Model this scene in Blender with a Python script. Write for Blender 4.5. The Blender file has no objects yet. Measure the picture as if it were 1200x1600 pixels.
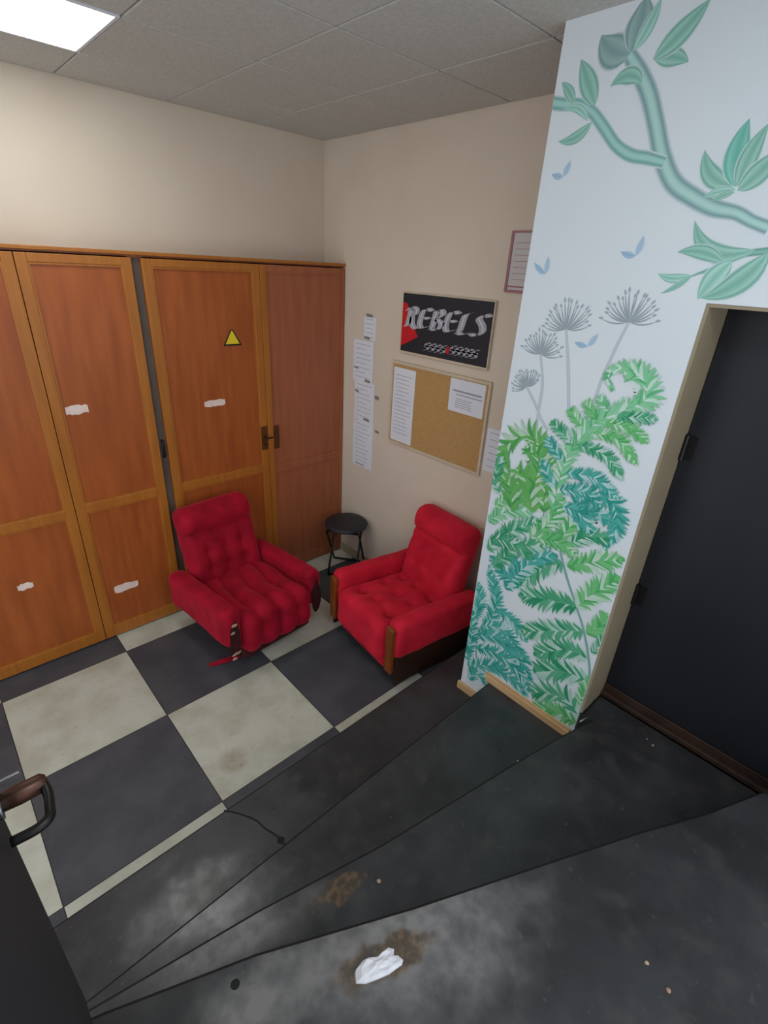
import bpy, bmesh, math, random
from mathutils import Vector, Matrix, noise
sc = bpy.context.scene
COL = sc.collection
PI = math.pi
# ------------------------------------------------------------ camera, world, lights, exposure
cam = bpy.data.objects.new('camera', bpy.data.cameras.new('camera'))
COL.objects.link(cam)
cam.location = (-2.7791, -3.7573, 2.6139)
cam.rotation_euler = (1.115, -0.0518, -0.7429)
cam.data.sensor_fit = 'HORIZONTAL'
cam.data.sensor_width = 36.0
cam.data.lens = 36.0 * 781.67 / 1200.0
cam.data.clip_start = 0.02
sc.camera = cam
w = bpy.data.worlds.new('room_ambience'); sc.world = w
w.use_nodes = True
bg = w.node_tree.nodes['Background']
bg.inputs[0].default_value = (0.92, 0.96, 1.0, 1)
bg.inputs[1].default_value = 0.72
PANEL_STRENGTH = 5.2
FILL_PANEL_STRENGTH = 8.0
sc.view_settings.view_transform = 'Standard'
sc.view_settings.look = 'None'
sc.view_settings.gamma = 1
sc.view_settings.exposure = 1.12
sc.view_settings.use_curve_mapping = False

H = 3.446      # ceiling
YW = -0.2813   # wardrobe front
XM = -0.6926   # mural face
X0, Y0, TILE = -2.1512, -1.2423, 0.75
SH = 0.2004    # step rise

# ------------------------------------------------------------ helpers
def link(name, me, m=None, parent=None):
    o = bpy.data.objects.new(name, me)
    COL.objects.link(o)
    if m is not None:
        for mm in (m if isinstance(m, (list, tuple)) else [m]):
            me.materials.append(mm)
    if parent is not None:
        o.parent = parent
    return o
def obj(name, bm, m=None, parent=None, smooth=False):
    bmesh.ops.recalc_face_normals(bm, faces=bm.faces[:])
    me = bpy.data.meshes.new(name); bm.to_mesh(me); bm.free()
    if smooth:
        for p in me.polygons: p.use_smooth = True
    return link(name, me, m, parent)
def thing(name, label, cat, loc=(0, 0, 0), rz=0.0, group=None):
    o = bpy.data.objects.new(name, None); COL.objects.link(o)
    o.location = loc; o.rotation_euler = (0, 0, rz); o.empty_display_size = 0.1
    o['label'] = label; o['category'] = cat
    if group: o['group'] = group
    return o
def tag(o, label, cat, group=None):
    o['label'] = label; o['category'] = cat
    if group: o['group'] = group
    return o
def struct(o, label=None):
    o['kind'] = 'structure'
    if label: o['label'] = label
    return o
def box(bm, x0, x1, y0, y1, z0, z1, bev=0.0, mi=0):
    x0, x1 = min(x0, x1), max(x0, x1); y0, y1 = min(y0, y1), max(y0, y1); z0, z1 = min(z0, z1), max(z0, z1)
    v = [bm.verts.new(p) for p in ((x0,y0,z0),(x1,y0,z0),(x1,y1,z0),(x0,y1,z0),(x0,y0,z1),(x1,y0,z1),(x1,y1,z1),(x0,y1,z1))]
    fs = [bm.faces.new([v[i] for i in q]) for q in ((3,2,1,0),(4,5,6,7),(0,1,5,4),(1,2,6,5),(2,3,7,6),(3,0,4,7))]
    for f in fs: f.material_index = mi
    if bev > 0:
        es = list({e for f in fs for e in f.edges})
        r = bmesh.ops.bevel(bm, geom=es, offset=bev, segments=2, profile=0.5, affect='EDGES')
        for f in r['faces']: f.material_index = mi
    return v
def boxobj(name, x0, x1, y0, y1, z0, z1, m, parent=None, bev=0.0):
    bm = bmesh.new(); box(bm, x0, x1, y0, y1, z0, z1, bev)
    return obj(name, bm, m, parent)
def prism(bm, poly, z0, z1, bev=0.0):
    a = [bm.verts.new((x, y, z0)) for x, y in poly]
    b = [bm.verts.new((x, y, z1)) for x, y in poly]
    n = len(poly)
    bm.faces.new(a[::-1]); top = bm.faces.new(b)
    for i in range(n):
        bm.faces.new((a[i], a[(i+1) % n], b[(i+1) % n], b[i]))
    bm.normal_update()
    if bev: bmesh.ops.bevel(bm, geom=list(top.edges), offset=bev, segments=3, profile=0.5, affect='EDGES')
def tube(bm, pts, r, seg=10, cap=True):
    pts = [Vector(p) for p in pts]
    rings = []
    up = None
    for i, p in enumerate(pts):
        t = (pts[min(i+1, len(pts)-1)] - pts[max(i-1, 0)]).normalized()
        if up is None:
            up = Vector((0, 0, 1)) if abs(t.z) < 0.9 else Vector((1, 0, 0))
        a = t.cross(up).normalized(); b = a.cross(t).normalized(); up = b
        rr = r[i] if isinstance(r, (list, tuple)) else r
        rings.append([bm.verts.new(p + rr * (math.cos(2*PI*k/seg) * a + math.sin(2*PI*k/seg) * b)) for k in range(seg)])
    for i in range(len(rings)-1):
        for k in range(seg):
            bm.faces.new((rings[i][k], rings[i][(k+1) % seg], rings[i+1][(k+1) % seg], rings[i+1][k]))
    if cap:
        bm.faces.new(rings[0][::-1]); bm.faces.new(rings[-1])
def smoothpath(P, n=8):
    """Catmull-Rom through P."""
    P = [Vector(p) for p in P]
    if len(P) < 3:
        return [P[0].lerp(P[-1], i / n) for i in range(n + 1)]
    Q = [2*P[0]-P[1]] + P + [2*P[-1]-P[-2]]
    out = []
    for i in range(1, len(Q)-2):
        for k in range(n):
            t = k / n
            a, b, c, d = Q[i-1], Q[i], Q[i+1], Q[i+2]
            out.append(0.5*((2*b) + (c-a)*t + (2*a-5*b+4*c-d)*t*t + (3*b-a-3*c+d)*t*t*t))
    out.append(P[-1])
    return out
def lathe(bm, prof, c=(0, 0, 0), seg=32):
    rings = []
    for r, z in prof:
        if r < 1e-5: rings.append([bm.verts.new((c[0], c[1], c[2]+z))])
        else: rings.append([bm.verts.new((c[0]+r*math.cos(2*PI*k/seg), c[1]+r*math.sin(2*PI*k/seg), c[2]+z)) for k in range(seg)])
    for A, B in zip(rings, rings[1:]):
        for k in range(seg):
            q = [A[k % len(A)], A[(k+1) % len(A)], B[(k+1) % len(B)], B[k % len(B)]]
            q = list(dict.fromkeys(q))
            if len(q) > 2: bm.faces.new(q)
def cushion(name, size, r, n, m, parent, disp=None, mat=None):
    """Rounded box of size (sx,sy,sz), radius r, displaced by disp(p, normal, size)."""
    sx, sy, sz = size[0]/2, size[1]/2, size[2]/2
    bm = bmesh.new()
    cache = {}
    def vert(p):
        k = (round(p[0], 6), round(p[1], 6), round(p[2], 6))
        if k in cache: return cache[k]
        q = Vector((p[0]*sx, p[1]*sy, p[2]*sz))
        rr = min(r, sx*.98, sy*.98, sz*.98)
        inner = Vector((max(-sx+rr, min(sx-rr, q.x)), max(-sy+rr, min(sy-rr, q.y)), max(-sz+rr, min(sz-rr, q.z))))
        d = q - inner
        nn = d.normalized() if d.length > 1e-6 else Vector((0, 0, 1))
        q = inner + nn*rr
        if disp: q = q + disp(q, nn, (sx, sy, sz))
        if mat is not None: q = mat @ q
        cache[k] = bm.verts.new(q)
        return cache[k]
    def g(i): 
        t = 2*i/n - 1
        return math.copysign(abs(t)**0.8, t)
    for ax in range(3):
        for s in (-1, 1):
            for i in range(n):
                for j in range(n):
                    c = []
                    for a, b in ((i, j), (i+1, j), (i+1, j+1), (i, j+1)):
                        p = [0, 0, 0]; p[ax] = s; p[(ax+1) % 3] = g(a); p[(ax+2) % 3] = g(b)
                        c.append(vert(p))
                    try: bm.faces.new(c if s > 0 else c[::-1])
                    except ValueError: pass
    return obj(name, bm, m, parent, smooth=True)

# ------------------------------------------------------------ materials
def srgb(r, g, b):
    f = lambda c: (c/255/12.92) if c/255 <= 0.04045 else ((c/255+0.055)/1.055)**2.4
    return (f(r), f(g), f(b), 1)
def base(name):
    m = bpy.data.materials.new(name); m.use_nodes = True
    nt = m.node_tree
    return m, nt, nt.nodes['Principled BSDF']
def node(nt, t, **kw):
    n = nt.nodes.new(t)
    for k, v in kw.items(): setattr(n, k, v)
    return n
def mat(name, c1, c2=None, scale=8.0, rough=0.6, bump=0.0, bscale=60.0, metal=0.0, spec=0.4, detail=4.0, stretch=None, sheen=0.0, sheen_tint=None):
    m, nt, b = base(name)
    tc = node(nt, 'ShaderNodeTexCoord')
    mp = node(nt, 'ShaderNodeMapping')
    if stretch: mp.inputs['Scale'].default_value = stretch
    nt.links.new(tc.outputs['Object'], mp.inputs[0])
    nz = node(nt, 'ShaderNodeTexNoise'); nz.inputs['Scale'].default_value = scale; nz.inputs['Detail'].default_value = detail
    nt.links.new(mp.outputs[0], nz.inputs['Vector'])
    rp = node(nt, 'ShaderNodeValToRGB')
    rp.color_ramp.elements[0].position = 0.3; rp.color_ramp.elements[1].position = 0.7
    rp.color_ramp.elements[0].color = c1; rp.color_ramp.elements[1].color = c2 or c1
    nt.links.new(nz.outputs['Fac'], rp.inputs[0])
    nt.links.new(rp.outputs[0], b.inputs['Base Color'])
    b.inputs['Roughness'].default_value = rough
    b.inputs['Metallic'].default_value = metal
    b.inputs['Specular IOR Level'].default_value = spec
    if sheen:
        b.inputs['Sheen Weight'].default_value = sheen
        b.inputs['Sheen Roughness'].default_value = 0.4
        b.inputs['Sheen Tint'].default_value = sheen_tint or (1, 1, 1, 1)
    if bump:
        n2 = node(nt, 'ShaderNodeTexNoise'); n2.inputs['Scale'].default_value = bscale; n2.inputs['Detail'].default_value = 6
        nt.links.new(mp.outputs[0], n2.inputs['Vector'])
        bp = node(nt, 'ShaderNodeBump'); bp.inputs['Strength'].default_value = bump; bp.inputs['Distance'].default_value = 0.01
        nt.links.new(n2.outputs['Fac'], bp.inputs['Height']); nt.links.new(bp.outputs[0], b.inputs['Normal'])
    return m
M = {}
M['cream'] = mat('cream_wall_paint', srgb(213, 199, 183), srgb(207, 192, 175), 2.0, 0.8, 0.06, 120)
M['mural_wall'] = mat('pale_blue_white_paint', srgb(214, 222, 228), srgb(208, 218, 226), 2.0, 0.7, 0.04, 120)
M['taupe'] = mat('taupe_reveal_paint', srgb(150, 138, 116), srgb(140, 128, 106), 3.0, 0.7, 0.05, 80)
M['ceil'] = mat('mineral_fibre_tile', srgb(199, 200, 195), srgb(185, 186, 181), 60.0, 0.95, 0.25, 220, spec=0.1)
M['grid'] = mat('grey_ceiling_grid', srgb(150, 146, 142), None, 4, 0.5)
M['gap'] = mat('dark_void', srgb(30, 24, 20), None, 4, 0.9)
M['panel_wood'] = mat('orange_brown_veneer', srgb(168, 88, 38), srgb(146, 72, 28), 3.0, 0.42, 0.03, 90, stretch=(6, 6, 0.7))
M['panel_dark'] = mat('red_brown_veneer', srgb(164, 96, 62), srgb(148, 84, 54), 3.0, 0.42, 0.03, 90, stretch=(6, 6, 0.7))
M['stile_wood'] = mat('yellow_oak_frame', srgb(172, 106, 38), srgb(156, 92, 32), 4.0, 0.4, 0.04, 90, stretch=(8, 8, 0.6))
M['light_wood'] = mat('pale_pine_skirting', srgb(206, 172, 128), srgb(190, 154, 110), 5.0, 0.45, 0.03, 90, stretch=(8, 0.7, 8))
M['skirt_grey'] = mat('worn_cream_skirting', srgb(176, 166, 140), srgb(158, 146, 120), 5.0, 0.5)
M['velvet'] = mat('crimson_velvet', srgb(168, 14, 42), srgb(130, 6, 30), 9.0, 0.75, 0.25, 260, spec=0.15, sheen=0.55, sheen_tint=srgb(255, 90, 110))
M['velvet2'] = mat('worn_red_velvet', srgb(206, 34, 56), srgb(178, 20, 42), 7.0, 0.75, 0.2, 260, spec=0.15, sheen=0.5, sheen_tint=srgb(255, 100, 115))
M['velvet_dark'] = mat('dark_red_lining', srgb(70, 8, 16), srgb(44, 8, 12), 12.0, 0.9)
M['arm_wood'] = mat('honey_arm_wood', srgb(136, 70, 26), srgb(108, 52, 18), 6.0, 0.35, 0.03, 60, stretch=(6, 6, 1))
M['dark_wood'] = mat('dark_stained_wood', srgb(58, 34, 24), srgb(40, 24, 18), 6.0, 0.5)
M['pale_wood'] = mat('splintered_pale_wood', srgb(196, 166, 144), srgb(160, 126, 104), 14.0, 0.7)
M['door_black'] = mat('black_door_paint', srgb(28, 29, 36), srgb(24, 25, 32), 3.0, 0.45, 0.03, 60)
M['leaf_black'] = mat('dark_door_leaf_paint', srgb(34, 31, 37), srgb(27, 25, 31), 3.0, 0.6)
M['sill_wood'] = mat('dirty_brown_threshold', srgb(62, 44, 34), srgb(40, 28, 24), 10.0, 0.5, 0.2, 60)
M['black_metal'] = mat('black_metal', srgb(26, 26, 26), None, 6, 0.35, metal=0.3)
M['copper'] = mat('worn_copper', srgb(100, 68, 56), srgb(62, 48, 42), 20, 0.4, metal=0.6)
M['steel'] = mat('brushed_steel', srgb(190, 188, 192), srgb(160, 160, 166), 20, 0.3, metal=0.9)
M['bronze'] = mat('aged_bronze_plate', srgb(104, 66, 34), srgb(84, 54, 28), 20, 0.4, metal=0.5)
M['stool_black'] = mat('black_vinyl', srgb(40, 41, 46), srgb(34, 35, 40), 10, 0.5, 0.05, 150)
M['paper'] = mat('white_paper', srgb(222, 224, 232), srgb(214, 217, 226), 4, 0.8)
M['ink'] = mat('grey_print', srgb(150, 152, 164), None, 4, 0.8)
M['tape'] = mat('grey_tape', srgb(132, 130, 128), None, 8, 0.5)
M['cork'] = mat('cork', srgb(192, 154, 104), srgb(172, 134, 84), 120.0, 0.9, 0.3, 160, spec=0.1)
M['cork_frame'] = mat('pale_board_frame', srgb(206, 190, 166), srgb(196, 180, 156), 6, 0.5)
M['banner_black'] = mat('black_banner_print', srgb(36, 37, 44), srgb(32, 33, 40), 6, 0.6)
M['banner_grey'] = mat('silver_grey_lettering', srgb(172, 172, 180), srgb(150, 150, 160), 30, 0.6)
M['banner_light'] = mat('pale_lettering_edge', srgb(214, 214, 220), None, 30, 0.6)
M['banner_red'] = mat('red_print', srgb(196, 22, 34), None, 6, 0.6)
M['maroon'] = mat('maroon_border', srgb(158, 108, 112), None, 6, 0.5)
M['yellow'] = mat('yellow_sticker', srgb(226, 200, 40), None, 6, 0.5)
M['ink_black'] = mat('black_print', srgb(24, 22, 18), None, 6, 0.6)
M['label_white'] = mat('white_label', srgb(232, 214, 206), srgb(220, 196, 186), 20, 0.6)
M['plaster'] = mat('white_crumpled_plastic', srgb(238, 238, 244), srgb(216, 216, 228), 40, 0.5)
M['grime_shade'] = mat('black_grime_edge_shade', srgb(16, 16, 17), None, 10, 0.7)
M['worn_brown'] = mat('worn_brown_underlay', srgb(92, 76, 60), srgb(62, 54, 46), 40, 0.8, 0.5, 120)

def emit(name, col, s):
    m, nt, b = base(name)
    b.inputs['Base Color'].default_value = (0.9, 0.9, 0.9, 1)
    b.inputs['Emission Color'].default_value = col
    b.inputs['Emission Strength'].default_value = s
    return m
M['panel'] = emit('lit_diffuser', (0.93, 1.0, 0.97, 1), PANEL_STRENGTH)
M['fill_panel'] = emit('added_cool_diffuser', (0.88, 0.96, 1.0, 1), FILL_PANEL_STRENGTH)

def math_n(nt, op, a, b=None, clamp=False):
    n = node(nt, 'ShaderNodeMath', operation=op); n.use_clamp = clamp
    for i, v in enumerate((a, b)):
        if v is None: continue
        if isinstance(v, (int, float)): n.inputs[i].default_value = v
        else: nt.links.new(v, n.inputs[i])
    return n.outputs[0]
def mix_c(nt, f, a, b):
    n = node(nt, 'ShaderNodeMix', data_type='RGBA')
    for s, v in ((n.inputs[0], f), (n.inputs[6], a), (n.inputs[7], b)):
        if isinstance(v, (tuple, list)): s.default_value = v
        elif isinstance(v, (int, float)): s.default_value = v
        else: nt.links.new(v, s)
    return n.outputs[2]
def noise_n(nt, vec, scale, detail=4.0):
    n = node(nt, 'ShaderNodeTexNoise'); n.inputs['Scale'].default_value = scale; n.inputs['Detail'].default_value = detail
    nt.links.new(vec, n.inputs['Vector'])
    return n.outputs['Fac']
def ramp(nt, f, lo, hi):
    n = node(nt, 'ShaderNodeMapRange', interpolation_type='SMOOTHSTEP')
    n.inputs[1].default_value = lo; n.inputs[2].default_value = hi
    nt.links.new(f, n.inputs[0])
    return n.outputs[0]

def floor_mat():
    m, nt, b = base('checker_floor_tiles')
    tc = node(nt, 'ShaderNodeTexCoord'); v = tc.outputs['Object']
    sp = node(nt, 'ShaderNodeSeparateXYZ'); nt.links.new(v, sp.inputs[0])
    u = math_n(nt, 'DIVIDE', math_n(nt, 'SUBTRACT', sp.outputs[0], X0), TILE)
    t = math_n(nt, 'DIVIDE', math_n(nt, 'SUBTRACT', sp.outputs[1], Y0), TILE)
    par = math_n(nt, 'ABSOLUTE', math_n(nt, 'MODULO', math_n(nt, 'ADD', math_n(nt, 'FLOOR', u), math_n(nt, 'FLOOR', t)), 2.0))
    def edge(a):
        f = math_n(nt, 'ABSOLUTE', math_n(nt, 'SUBTRACT', math_n(nt, 'FRACT', math_n(nt, 'ADD', a, 0.5)), 0.5))
        return math_n(nt, 'LESS_THAN', f, 0.0035)
    gap = math_n(nt, 'MAXIMUM', edge(u), edge(t))
    n1 = noise_n(nt, v, 5.0, 6.0); n2 = noise_n(nt, v, 26.0, 6.0)
    white = mix_c(nt, ramp(nt, n1, 0.35, 0.7), srgb(193, 193, 180), srgb(174, 173, 157))
    dark = mix_c(nt, ramp(nt, n1, 0.35, 0.7), srgb(66, 68, 74), srgb(78, 79, 84))
    # brown scuff on the pale tile by the steps
    sx = math_n(nt, 'DIVIDE', math_n(nt, 'SUBTRACT', sp.outputs[0], -1.985), 0.10)
    sy = math_n(nt, 'DIVIDE', math_n(nt, 'SUBTRACT', sp.outputs[1], -1.80), 0.10)
    dd = math_n(nt, 'ADD', math_n(nt, 'MULTIPLY', sx, sx), math_n(nt, 'MULTIPLY', sy, sy))
    st = math_n(nt, 'MULTIPLY', math_n(nt, 'SUBTRACT', 1.0, dd, True), math_n(nt, 'MULTIPLY', n2, 0.9))
    white = mix_c(nt, st, white, srgb(128, 104, 74))
    c = mix_c(nt, par, dark, white)
    c = mix_c(nt, math_n(nt, 'MULTIPLY', ramp(nt, n2, 0.58, 0.8), 0.25), c, srgb(110, 106, 96))
    c = mix_c(nt, gap, c, srgb(46, 44, 42))
    nt.links.new(c, b.inputs['Base Color'])
    b.inputs['Roughness'].default_value = 0.5
    b.inputs['Specular IOR Level'].default_value = 0.35
    bp = node(nt, 'ShaderNodeBump'); bp.inputs['Strength'].default_value = 0.12; bp.inputs['Distance'].default_value = 0.01
    nt.links.new(noise_n(nt, v, 30, 8), bp.inputs['Height']); nt.links.new(bp.outputs[0], b.inputs['Normal'])
    return m
M['floor'] = floor_mat()

def tread_mat(name, stains=(), wear_glare=()):
    """Black rubber tread; stains = (x, y, rx, ry, angle) worn-through brown spots."""
    m, nt, b = base(name)
    tc = node(nt, 'ShaderNodeTexCoord'); v = tc.outputs['Object']
    n1 = noise_n(nt, v, 3.5, 5.0); n2 = noise_n(nt, v, 40.0, 8.0); n3 = noise_n(nt, v, 12.0, 6.0)
    c = mix_c(nt, ramp(nt, n1, 0.35, 0.7), srgb(43, 43, 45), srgb(56, 57, 60))
    c = mix_c(nt, math_n(nt, 'MULTIPLY', ramp(nt, n3, 0.5, 0.75), 0.35), c, srgb(74, 72, 70))
    c = mix_c(nt, math_n(nt, 'MULTIPLY', ramp(nt, n2, 0.62, 0.75), 0.30), c, srgb(104, 100, 94))
    sp = node(nt, 'ShaderNodeSeparateXYZ'); nt.links.new(v, sp.inputs[0])
    n5 = noise_n(nt, v, 9.0, 9.0)
    for x, y, rx, ry, a, k in wear_glare:                     # grey, trodden-bare rubber, with painted glare on the lower treads
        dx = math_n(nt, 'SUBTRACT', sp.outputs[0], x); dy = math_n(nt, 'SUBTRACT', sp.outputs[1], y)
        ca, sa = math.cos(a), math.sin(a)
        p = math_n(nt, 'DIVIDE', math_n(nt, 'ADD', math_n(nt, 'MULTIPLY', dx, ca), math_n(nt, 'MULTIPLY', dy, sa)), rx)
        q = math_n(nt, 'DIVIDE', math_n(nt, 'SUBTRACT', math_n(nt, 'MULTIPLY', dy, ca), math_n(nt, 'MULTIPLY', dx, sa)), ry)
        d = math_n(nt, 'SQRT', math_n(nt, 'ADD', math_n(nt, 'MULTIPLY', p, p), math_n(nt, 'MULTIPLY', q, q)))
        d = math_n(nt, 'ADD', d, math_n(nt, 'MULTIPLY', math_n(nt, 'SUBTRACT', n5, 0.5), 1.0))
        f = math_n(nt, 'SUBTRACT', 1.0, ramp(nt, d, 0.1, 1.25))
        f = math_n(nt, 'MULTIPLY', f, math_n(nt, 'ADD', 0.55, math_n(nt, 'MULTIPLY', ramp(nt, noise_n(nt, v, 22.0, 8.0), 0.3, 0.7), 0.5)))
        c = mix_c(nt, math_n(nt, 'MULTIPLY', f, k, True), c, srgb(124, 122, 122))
    for x, y, rx, ry, a in stains:
        dx = math_n(nt, 'SUBTRACT', sp.outputs[0], x); dy = math_n(nt, 'SUBTRACT', sp.outputs[1], y)
        ca, sa = math.cos(a), math.sin(a)
        p = math_n(nt, 'DIVIDE', math_n(nt, 'ADD', math_n(nt, 'MULTIPLY', dx, ca), math_n(nt, 'MULTIPLY', dy, sa)), rx)
        q = math_n(nt, 'DIVIDE', math_n(nt, 'SUBTRACT', math_n(nt, 'MULTIPLY', dy, ca), math_n(nt, 'MULTIPLY', dx, sa)), ry)
        d = math_n(nt, 'SQRT', math_n(nt, 'ADD', math_n(nt, 'MULTIPLY', p, p), math_n(nt, 'MULTIPLY', q, q)))
        d = math_n(nt, 'ADD', d, math_n(nt, 'MULTIPLY', math_n(nt, 'SUBTRACT', n3, 0.5), 1.6))
        f = math_n(nt, 'SUBTRACT', 1.0, ramp(nt, d, 0.65, 1.0))
        c = mix_c(nt, math_n(nt, 'MULTIPLY', f, 0.85), c, mix_c(nt, ramp(nt, n2, 0.4, 0.65), srgb(70, 60, 48), srgb(112, 90, 66)))
    nt.links.new(c, b.inputs['Base Color'])
    mr = node(nt, 'ShaderNodeMapRange'); mr.inputs[1].default_value = 0.3; mr.inputs[2].default_value = 0.7
    mr.inputs[3].default_value = 0.26; mr.inputs[4].default_value = 0.48
    nt.links.new(n3, mr.inputs[0]); nt.links.new(mr.outputs[0], b.inputs['Roughness'])
    b.inputs['Specular IOR Level'].default_value = 0.45
    bp = node(nt, 'ShaderNodeBump'); bp.inputs['Strength'].default_value = 0.3; bp.inputs['Distance'].default_value = 0.006
    nt.links.new(n3, bp.inputs['Height']); nt.links.new(bp.outputs[0], b.inputs['Normal'])
    return m

# ------------------------------------------------------------ setting: floor, walls, ceiling, stairs
struct(boxobj('floor', -4.7, 0, -5.0, 0, -0.1, 0, M['floor']))
struct(boxobj('wall_back', -4.7, 0.12, 0, 0.12, -0.1, H+0.1, M['cream']))
struct(boxobj('wall_right', 0, 0.12, -5.0, 0, -0.1, H+0.1, M['cream']))
DY0, DY1, DZ0, DZ1, DX = -3.137, -4.10, 3*SH, 2.559, -0.465
bm = bmesh.new()
box(bm, XM, 0, DY0, -2.399, 0, H)                     # pier with the mural
box(bm, XM, 0, DY1, DY0, DZ1, H)                      # over the door
box(bm, XM, 0, -5.0, DY1, 0, H)                       # beyond the door
struct(obj('wall_front_right', bm, M['mural_wall']))
# taupe lining of the door recess
bm = bmesh.new()
box(bm, XM+0.004, DX+0.05, DY0-0.012, DY0, DZ0, DZ1)
box(bm, XM+0.004, DX+0.05, DY1, DY1+0.012, DZ0, DZ1)
box(bm, XM+0.004, DX+0.05, DY1+0.012, DY0-0.012, DZ1-0.012, DZ1)
struct(obj('trim_1', bm, M['taupe']))
# ceiling: lay-in tiles in a sunken grid
bm = bmesh.new()
gx = [0.0] + [-0.594-0.6*i for i in range(8)]
gy = [0.0] + [-0.49-0.6*i for i in range(9)]
LIGHTS = {(3, 1), (3, 6)}
for i in range(len(gx)-1):
    for j in range(len(gy)-1):
        if (i, j) in LIGHTS: continue
        if gx[i+1] < -4.75 or gy[j+1] < -5.05: continue
        g = 0.005
        box(bm, gx[i+1]+g, gx[i]-g, gy[j+1]+g, gy[j]-g, H, H+0.02, 0.003)
struct(obj('ceiling', bm, M['ceil']))
bm = bmesh.new()
box(bm, -4.75, 0.1, -5.1, 0.1, H+0.021, H+0.05)
struct(obj('ceiling_grid', bm, M['grid']))
# steps up to the landing
def left(p): return p
E3 = [(-2.95, -2.72), (-2.85, -2.74), (-2.385, -2.835), (-1.905, -2.955), (-1.21, -3.085), (-0.9, -3.15), (XM, -3.20), (DX-0.03, -3.25)]
E4 = [(-2.95, -2.83), (-2.85, -2.865), (-2.48, -3.02), (-2.05, -3.24), (-1.575, -3.465), (-1.25, -3.62), (-0.98, -3.76), (XM, -3.885), (DX-0.03, -4.0)]
T1 = tread_mat('black_rubber_tread_lower', (), [(-2.50, -2.44, 0.26, 0.13, 0.1, 0.75), (-2.47, -2.64, 0.26, 0.11, -0.1, 1.1)])  # pale zones here and on the third step also paint in ceiling-panel glare
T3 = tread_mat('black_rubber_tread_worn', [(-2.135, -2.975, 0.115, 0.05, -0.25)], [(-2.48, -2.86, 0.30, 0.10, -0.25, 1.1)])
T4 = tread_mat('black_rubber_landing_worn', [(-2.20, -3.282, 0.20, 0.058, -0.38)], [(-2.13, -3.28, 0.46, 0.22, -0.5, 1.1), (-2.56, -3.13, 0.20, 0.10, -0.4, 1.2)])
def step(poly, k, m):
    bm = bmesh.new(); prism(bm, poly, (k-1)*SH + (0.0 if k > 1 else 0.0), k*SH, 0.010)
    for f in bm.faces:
        if f.calc_center_median().z > k*SH-0.0101 and abs(f.normal.z) < 0.985: f.material_index = 1  # black bevel colour paints in the shadow gap along each step edge
    return obj('stair_step', bm, [m, M['grime_shade']])
XR = DX-0.03
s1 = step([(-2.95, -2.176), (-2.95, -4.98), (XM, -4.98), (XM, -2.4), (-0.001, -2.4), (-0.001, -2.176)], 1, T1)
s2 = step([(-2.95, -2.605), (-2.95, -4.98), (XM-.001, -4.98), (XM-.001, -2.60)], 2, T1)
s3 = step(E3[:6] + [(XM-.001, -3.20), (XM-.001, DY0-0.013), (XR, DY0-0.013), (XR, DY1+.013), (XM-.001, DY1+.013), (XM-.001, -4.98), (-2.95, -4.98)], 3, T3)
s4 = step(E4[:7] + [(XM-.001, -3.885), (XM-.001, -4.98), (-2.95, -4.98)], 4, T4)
for s, l in ((s1, 'lowest black rubber step at the edge of the checkered floor'), (s2, 'second black rubber step, beside the pale skirting of the mural pier'),
             (s3, 'third black winder step leading to the black door, with a brown worn spot'), (s4, 'uppermost black landing with a torn white patch')):
    struct(s, l)
# skirtings
bm = bmesh.new(); box(bm, -0.016, 0, -2.175, -0.285, 0, 0.085, 0.003); box(bm, -0.016, 0, -2.399, -2.175, SH, SH+0.07, 0.003)
struct(obj('baseboard_right', bm, M['skirt_grey']))
bm = bmesh.new()
box(bm, XM-0.018, XM, -2.54, -2.385, SH, SH+0.055, 0.003)
box(bm, XM-0.016, XM, -3.12, -2.575, 2*SH, 2*SH+0.045, 0.003)
box(bm, XM-0.009, XM, -3.12, -2.575, 2*SH+0.045, 2*SH+0.062, 0.002)
struct(obj('baseboard_front_right', bm, M['light_wood']))

# ------------------------------------------------------------ black door in the recess, hinged on its left
d1 = struct(thing('door_1', 'black flush door set back in the painted wall', 'door', (0, 0, 0)))
del d1['category']
bm = bmesh.new(); box(bm, DX, DX+0.045, DY1+0.012, DY0-0.014, DZ0+0.075, DZ1-0.014, 0.003)
obj('door_panel', bm, M['door_black'], d1)
for zc in (2.0, 1.255):
    bm = bmesh.new()
    tube(bm, [(DX-0.012, DY0-0.020, zc-0.055), (DX-0.012, DY0-0.020, zc+0.055)], 0.010, 10)
    box(bm, DX-0.003, DX, DY0-0.060, DY0-0.022, zc-0.05, zc+0.05)
    obj('hinge', bm, M['black_metal'], d1)
bm = bmesh.new()
box(bm, DX-0.028, DX+0.045, DY1+0.013, DY0-0.013, DZ0, DZ0+0.028, 0.004)
box(bm, DX-0.004, DX+0.04, DY1+0.013, DY0-0.013, DZ0+0.028, DZ0+0.07, 0.003)
struct(obj('trim_2', bm, M['sill_wood']))

# ------------------------------------------------------------ open dark door leaf beside the camera
d2 = struct(thing('door_2', 'dark open door leaf at the left edge with a black lever handle', 'door'))
del d2['category']
bm = bmesh.new(); box(bm, -2.915, -2.875, -3.66, -2.812, 4*SH+0.006, 4*SH+1.97, 0.003)
obj('door_panel', bm, M['leaf_black'], d2)
bm = bmesh.new()
P = smoothpath([(-2.80, -2.835, 1.65), (-2.797, -2.87, 1.65), (-2.801, -2.905, 1.65), (-2.806, -2.926, 1.65), (-2.828, -2.936, 1.65), (-2.868, -2.934, 1.65)], 5)
tube(bm, P, 0.0095, 10)
lev = obj('lever', bm, M['black_metal'], d2, True)
bm = bmesh.new(); tube(bm, [(-2.872, -2.838, 1.65), (-2.84, -2.838, 1.65), (-2.80, -2.838, 1.65), (-2.792, -2.838, 1.65)], [0.017, 0.020, 0.019, 0.012], 14)
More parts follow.
